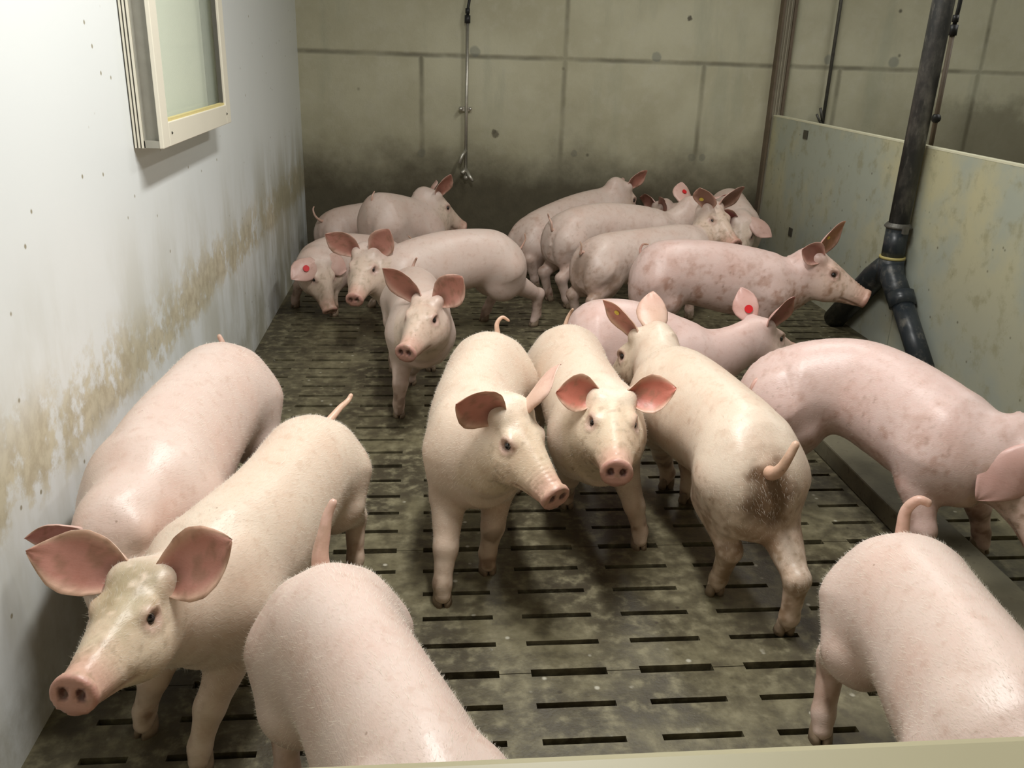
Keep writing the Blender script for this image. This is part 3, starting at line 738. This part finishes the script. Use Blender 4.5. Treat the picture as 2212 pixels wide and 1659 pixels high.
SIDE = dict(d=(-.15, .90, .35), n=(.80, .1, .50))
UP = dict(d=(-.15, .45, .88), n=(.80, .55, .1))
def build_pig(p, seed):
    g = Pig(p); loc = g.at(g.L*.5)[0]; root = empty('pig', (float(loc[0]), float(loc[1]), 0))
    tag(root, p['label'], 'pig', 'pigs in the slatted pen')
    V, F = g.mesh(p.get('res', .009))
    for _ in range(2):                                  # settle vertices on the isosurface
        e = .0015; f0 = g.field(V); gr = np.stack([g.field(V+np.eye(3)[k]*e) - f0 for k in range(3)], 1)/e
        V = V - np.clip(f0/np.maximum((gr**2).sum(1), .25), -.004, .004)[:, None]*gr
    V[:, 2] = np.maximum(V[:, 2], .006)
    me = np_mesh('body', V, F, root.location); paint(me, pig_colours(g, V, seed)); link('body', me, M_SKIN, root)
    if p.get('hair'): bristles(g, V, F, p['hair'], seed, root)
    for side in (1, -1):
        e = dict(p.get('earL' if side == 1 else 'earR', SIDE)); 
        if e.get('none'): continue
        ear_mesh(g, side, e, root)
        c = g.HO + (g.H[0]*.090 + g.H[1]*side*.053 + g.H[2]*.025)*g.hs
        pd = g.H[0]*.25 + g.H[1]*side*.85 + g.H[2]*.45     # seat the eyeball in the skin
        for _ in range(10):
            d = g.field(c[None])[0]; c = c + pd*(-d - .0042*g.hs)*.7
        m = MB(); m.sphere(tuple(c), .0112*g.hs, 16, 12); link('eye', m.mesh('eye', True, tuple(root.location)), M_EYE, root)
    if not p.get('notail'): ring_tail(g, root)
    for key, foot, f, l, nd, side, hind in g.legs: hoof(g, foot, f, l, root)
    return root

PIGS = [
  dict(key='P1', hair=16000, earL=dict(d=(-0.15,0.85,0.35,), n=(0.75,0.1,0.6,), L=0.16, W=0.07), earR=dict(d=(-0.15,0.95,0.2,), n=(0.75,0.1,0.6,), L=0.18, W=0.064), brow_dirt=1, head=0.9, dirty=0.15, tail=((0,0,0,),(0.035,0.02,0.02,),(0.07,0.035,0.035,),(0.1,0.05,0.045,),(0.115,0.058,0.06,),), tail_r=(0.014,0.006,), res=0.006, label='pig at front left facing the camera with dirt-smeared forehead and wide ears', tone='cream', fat=0.98, sc=0.95, spine=((-0.268,2.154,0.46,),(-0.292,2.0,0.5,),(-0.352,1.7,0.51,),(-0.43,1.49,0.505,),), K=(-0.482,1.345,0.445,), N=(-0.525,1.1,0.437,), FL=(-0.446,1.402,0.0,), FR=(-0.582,1.511,0.0,)),
  dict(key='P2', hair=8000, head=0.9, earR=dict(d=(-0.3,0.92,0.0,), n=(0.6,0.2,0.6,), L=0.11, W=0.042, curl=0.9, inner=(0.55,0.28,0.26,)), earL=dict(none=1), tail=((0,0,0,),(0.0,0,0.03,),(0.0,-0.005,0.05,),(0.005,-0.015,0.075,),), tail_r=(0.013,0.006,), res=0.007, label='pink pig pressed along the white wall with its head hidden low', tone='pink', sc=1.06, spine=((-0.588,2.5,0.53,),(-0.571,2.36,0.575,),(-0.6,2.04,0.58,),(-0.606,1.76,0.565,),), K=(-0.615,1.58,0.4,), N=(-0.585,1.45,0.2,)),
  dict(key='P3', hair=14000, tail=((0,0,0,),(0.02,0,0.045,),(0.035,0.01,0.08,),(0.05,0.02,0.11,),(0.06,0.035,0.135,),), tail_r=(0.022,0.007,), dirty=0.12, res=0.007, label='pale pig at the bottom centre cut off by the cream board, tail sticking up', tone='pink', sc=1.0, spine=((-0.202,1.426,0.48,),(-0.163,1.281,0.53,),(-0.06,1.03,0.54,),(0.01,0.836,0.54,),), fat=0.88, K=(0.03,0.68,0.48,), N=(0.06,0.47,0.35,)),
  dict(key='P4', head=0.88, neck=0.03, hair=10000, earL=dict(d=(-0.25,0.42,0.86,), n=(0.5,0.8,0.1,), L=0.155, W=0.068, skew=0.1), earR=dict(d=(-0.35,0.75,0.4,), n=(0.62,0.55,0.35,), L=0.135, W=0.066), tail=((0,0,0,),(0.01,0,0.05,),(0.02,-0.005,0.085,),(0.03,0.01,0.105,),(0.045,0.03,0.09,),), res=0.006, dirty=0.1, label='cream pig in the middle of the pen turning its head and snout right', tone='cream', sc=1.0, spine=((0.227,2.66,0.5,),(0.191,2.53,0.55,),(0.133,2.28,0.545,),(0.132,2.07,0.535,),), K=(0.21,1.947,0.46,), N=(0.297,1.795,0.375,), FR=(0.034,1.937,0.0,), FL=(0.16,2.079,0.0,)),
  dict(key='P5', hair=7000, earL=dict(d=(0.05,0.95,0.15,), n=(0.75,0,0.6,), L=0.125, W=0.056, curl=0.9, inner=(0.52,0.17,0.12,)), earR=dict(d=(0.05,0.92,0.2,), n=(0.75,0,0.6,), L=0.115, W=0.056, curl=0.9, inner=(0.5,0.17,0.12,)), res=0.007, dirty=0.15, label='cream pig facing the camera with lowered head and drooping red ears, right of centre', tone='cream', sc=0.95, spine=((0.45,2.8,0.48,),(0.449,2.68,0.53,),(0.458,2.4,0.525,),(0.47,2.2,0.51,),), K=(0.48,2.06,0.42,), N=(0.459,1.899,0.386,), FL=(0.61,2.188,0.0,), FR=(0.433,2.439,0.0,)),
  dict(key='P6', hair=9000, earL=dict(d=(-0.25,0.3,0.92,), n=(0.2,1,0,), L=0.15, W=0.05, tags=(dict(u=0.62, v=0.1, c='yellow', r=0.009),)), earR=dict(d=(-0.2,0.35,0.9,), n=(0.9,0.3,0,), L=0.15, W=0.055), tail=((0,0,0,),(0.035,0,0.01,),(0.06,-0.005,0.035,),(0.07,-0.015,0.07,),(0.07,-0.03,0.11,),), tail_r=(0.022,0.009,), dirty=0.35, soiled=1.0, res=0.007, label='pig seen from behind with soiled rump and thick raised tail', tone='cream', sc=1.0, spine=((0.816,1.8,0.46,),(0.811,1.92,0.53,),(0.786,2.19,0.54,),(0.745,2.44,0.53,),), K=(0.739,2.676,0.46,), N=(0.63,2.84,0.25,), HL=(0.762,1.932,0.0,), HR=(0.886,1.757,0.0,), FL=(0.786,2.538,0.0,)),
  dict(key='P7', hair=8000, earR=dict(d=(0.62,0.5,-0.45,), n=(-0.3,-0.6,-0.6,), L=0.17, W=0.062, curl=0.5), dirty=0.45, res=0.008, tail=((0,0,0,),(0.02,0,0.0,),(0.035,0,-0.02,),(0.04,0,-0.05,),), label='large rosy pig at the right arching over the concrete curb', tone='rose', sc=1.05, spine=((0.987,2.45,0.461,),(1.1,2.48,0.517,),(1.305,2.37,0.568,),(1.438,2.08,0.524,),), K=(1.573,1.95,0.392,), N=(1.6,1.82,0.15,), FL=(1.62,2.13,0,), FR=(1.34,1.98,0,)),
  dict(key='P8', hair=14000, tail=((0,0,0,),(0.005,-0.005,0.05,),(0.01,-0.005,0.09,),(0.005,0.012,0.118,),(0,0.035,0.115,),), tail_r=(0.017,0.008,), res=0.007, fat=0.93, dirty=0.12, label='pale hairy pig in the bottom right corner with a short curled tail', tone='pink', sc=1.0, spine=((0.955,1.482,0.48,),(0.905,1.337,0.53,),(0.878,1.109,0.54,),(0.853,0.925,0.54,),), K=(0.87,0.76,0.46,), N=(0.88,0.52,0.38,), HR=(0.827,1.409,0.0,)),
  dict(key='P9', earL=dict(d=(-0.2,0.72,0.6,), n=(0.85,0.2,0.35,)), earR=dict(d=(-0.2,0.62,0.75,), n=(0.85,0.3,0.2,), L=0.17), res=0.007, label='small pig in the back left walking straight at the camera', tone='pink', sc=0.92, spine=((-0.079,3.76,0.43,),(-0.067,3.65,0.48,),(-0.041,3.42,0.49,),(-0.029,3.21,0.48,),), K=(-0.021,3.06,0.41,), N=(-0.08,2.91,0.347,), FR=(-0.114,3.167,0.0,), FL=(-0.073,3.518,0.0,)),
  dict(key='P10', head=0.93, neck=0.05, earL=dict(d=(-0.3,0.62,0.7,), n=(0.85,0.1,0.4,)), earR=dict(d=(-0.2,0.75,0.66,), n=(0.85,0.1,0.4,), L=0.16), tail=((0,0,0,),(0.03,-0.005,-0.0,),(0.05,0,0.02,),(0.065,0.01,0.06,),(0.06,0.01,0.09,),), tail_r=(0.009,0.003,), label='long pig in the back left standing sideways with its snout to the left', tone='pink', sc=1.0, spine=((0.459,4.3,0.451,),(0.349,4.24,0.519,),(0.088,4.12,0.535,),(-0.136,4.02,0.49,),), K=(-0.292,3.95,0.382,), N=(-0.325,3.796,0.288,), HL=(0.553,4.354,0.0,), HR=(0.3,4.442,0.0,), FL=(-0.3,4.695,0.0,)),
  dict(key='P11', earL=dict(d=(0.3,0.75,-0.1,), n=(-0.1,-0.3,-0.9,), L=0.12), earR=dict(d=(0.45,0.7,0.0,), n=(-0.1,-0.2,-0.9,), tags=(dict(u=0.45, v=0, c='red', r=0.016, face='out'),)), label='small pig curled by the white wall with a red ear tag, sniffing the floor', tone='pink', sc=0.92, spine=((-0.1,4.7,0.34,),(-0.2,4.72,0.37,),(-0.42,4.7,0.4,),(-0.56,4.55,0.39,),), K=(-0.533,4.42,0.2,), N=(-0.493,4.36,0.071,), FR=(-0.712,4.687,0.0,)),
  dict(key='P12', earL=dict(d=(-0.2,0.35,0.9,), n=(0.8,-0.3,0.2,), L=0.07), earR=dict(d=(-0.3,0.4,0.85,), n=(0.3,0.95,0.1,), L=0.15, W=0.055), tail=((0,0,0,),(0.005,0,0.03,),(0.0,0,0.05,),(-0.02,0,0.07,),), tail_r=(0.009,0.003,), label='pig at the back wall under the drinker pipe looking right', tone='pink', sc=1.05, spine=((-0.333,4.95,0.554,),(-0.281,5.02,0.57,),(-0.143,5.15,0.534,),(-0.025,5.25,0.479,),), K=(0.086,5.34,0.411,), N=(0.215,5.4,0.303,)),
  dict(key='P13', label='pig mostly hidden in the far left corner, only its back showing', tone='pink', sc=0.85, spine=((-0.66,5.42,0.36,),(-0.58,5.5,0.39,),(-0.35,5.66,0.41,),(-0.14,5.73,0.41,),), K=(0.02,5.74,0.33,), N=(0.14,5.7,0.2,)),
  dict(key='P14', earL=dict(d=(0.2,0.6,0.6,), n=(0.6,0.2,0.0,), W=0.03, L=0.13), earR=dict(d=(-0.15,0.3,0.92,), n=(0.15,0.95,0.1,), L=0.135, W=0.05), dirty=0.4, tail=((0,0,0,),(0.01,0,0.0,),(0.02,0,-0.01,),(0.03,0,-0.03,),), label='pig at the back wall with rising back and pricked ears, right of the drinker pipe', tone='pink', sc=1.05, spine=((0.508,5.12,0.353,),(0.574,5.17,0.413,),(0.867,5.4,0.503,),(1.125,5.55,0.536,),), K=(1.268,5.6,0.434,), N=(1.37,5.66,0.3,)),
  dict(key='P15', earL=dict(d=(-0.3,0.35,0.88,), n=(0.7,0.75,0,), L=0.15, tags=(dict(u=0.5, v=0, c='red', r=0.014, face='out'),)), earR=dict(d=(0.0,0.55,0.6,), n=(0.3,0.7,0.2,), inner=(0.45,0.12,0.12,)), dirty=0.4, tail=((0,0,0,),(0.03,0,-0.01,),(0.04,0,0.03,),(0.035,0.02,0.055,),(0.05,0.02,0.08,),), tail_r=(0.01,0.004,), label='long pig in the far group facing right with a red tag on its raised ear', tone='pink', sc=1.0, spine=((0.661,4.7,0.488,),(0.73,4.76,0.528,),(0.994,4.88,0.555,),(1.319,5.0,0.508,),), K=(1.551,5.1,0.446,), N=(1.63,5.22,0.28,)),
  dict(key='P16', earR=dict(d=(-0.1,0.45,0.8,), n=(0.5,0.8,0.1,), inner=(0.28,0.15,0.11,), tags=(dict(u=0.35, v=0.5, c='yellow', r=0.012),)), earL=dict(d=(-0.1,0.6,0.7,), n=(0.8,0.2,0.1,), inner=(0.28,0.15,0.11,)), dirty=0.35, soiled=0.6, tail=((0,0,0,),(0.02,0.01,0.01,),(0.035,0.01,0.0,),(0.04,0,0.04,),(0.04,0.01,0.065,),), tail_r=(0.01,0.004,), label='pig in the far group seen from behind with a yellow ear tag', tone='pink', sc=0.98, spine=((0.753,4.25,0.447,),(0.845,4.32,0.484,),(1.135,4.45,0.498,),(1.387,4.56,0.5,),), K=(1.582,4.65,0.478,), N=(1.639,4.52,0.399,), notes=0),
  dict(key='P17', earR=dict(d=(-0.8,0.4,0.1,), n=(0.25,0.85,0.25,), L=0.115, W=0.055, curl=0.9, inner=(0.33,0.14,0.11,)), earL=dict(d=(0.0,0.25,0.95,), n=(0.78,-0.55,0,), L=0.165, W=0.06, inner=(0.42,0.22,0.13,), tags=(dict(u=0.5, v=0.2, c='yellow', r=0.008),)), dirty=0.6, res=0.007, tail=((0,0,0,),(0.0,0.01,0.03,),(0.005,0.012,0.06,),(-0.005,0.01,0.085,),(-0.03,0,0.09,),), tail_r=(0.009,0.004,), label='long pig in profile with its snout at the black feed pipe', tone='rose', sc=1.05, spine=((0.927,3.92,0.487,),(0.989,3.9,0.542,),(1.267,3.86,0.558,),(1.566,3.83,0.515,),), K=(1.776,3.78,0.443,), N=(1.982,3.7,0.335,)),
  dict(key='P18', earL=dict(d=(0.35,0.8,-0.1,), n=(0.1,-0.2,-0.9,)), earR=dict(d=(-0.05,0.8,0.3,), n=(0.75,0.1,0.5,), inner=(0.42,0.12,0.12,)), notail=1, label='pig at the back right facing the camera with bowed head', tone='pink', sc=0.95, spine=((1.9,5.55,0.53,),(1.89,5.46,0.57,),(1.86,5.22,0.56,),(1.83,5.03,0.53,),), K=(1.8,4.92,0.42,), N=(1.76,4.76,0.24,)),
  dict(key='P19', notail=1, label='pig along the back wall in the far right corner, mostly hidden by others', tone='pink', sc=0.85, spine=((2.16,5.77,0.42,),(2.1,5.77,0.45,),(1.85,5.77,0.44,),(1.66,5.76,0.42,),), K=(1.52,5.74,0.34,), N=(1.4,5.7,0.2,)),
  dict(key='P20', earR=dict(d=(-0.1,0.3,0.92,), n=(0.15,1,0.2,), L=0.14, inner=(0.36,0.16,0.14,)), earL=dict(d=(-0.55,0.45,0.75,), n=(0.5,0.85,0,), L=0.125, W=0.052, tags=(dict(u=0.35, v=0, c='red', r=0.016, face='out'),)), res=0.007, tail=((0,0,0,),(0.03,0.0,-0.008,),(0.05,0.0,-0.01,),(0.075,0.005,-0.002,),), tail_r=(0.012,0.005,), label='smooth pink pig behind the soiled one with a red tag in its upright ear', tone='rose', sc=1.0, spine=((0.501,3.13,0.413,),(0.559,3.13,0.467,),(0.758,3.12,0.48,),(0.975,3.08,0.412,),), K=(1.239,3.12,0.35,), N=(1.468,3.25,0.234,))
]
for i, p in enumerate(PIGS): build_pig(p, i+1)
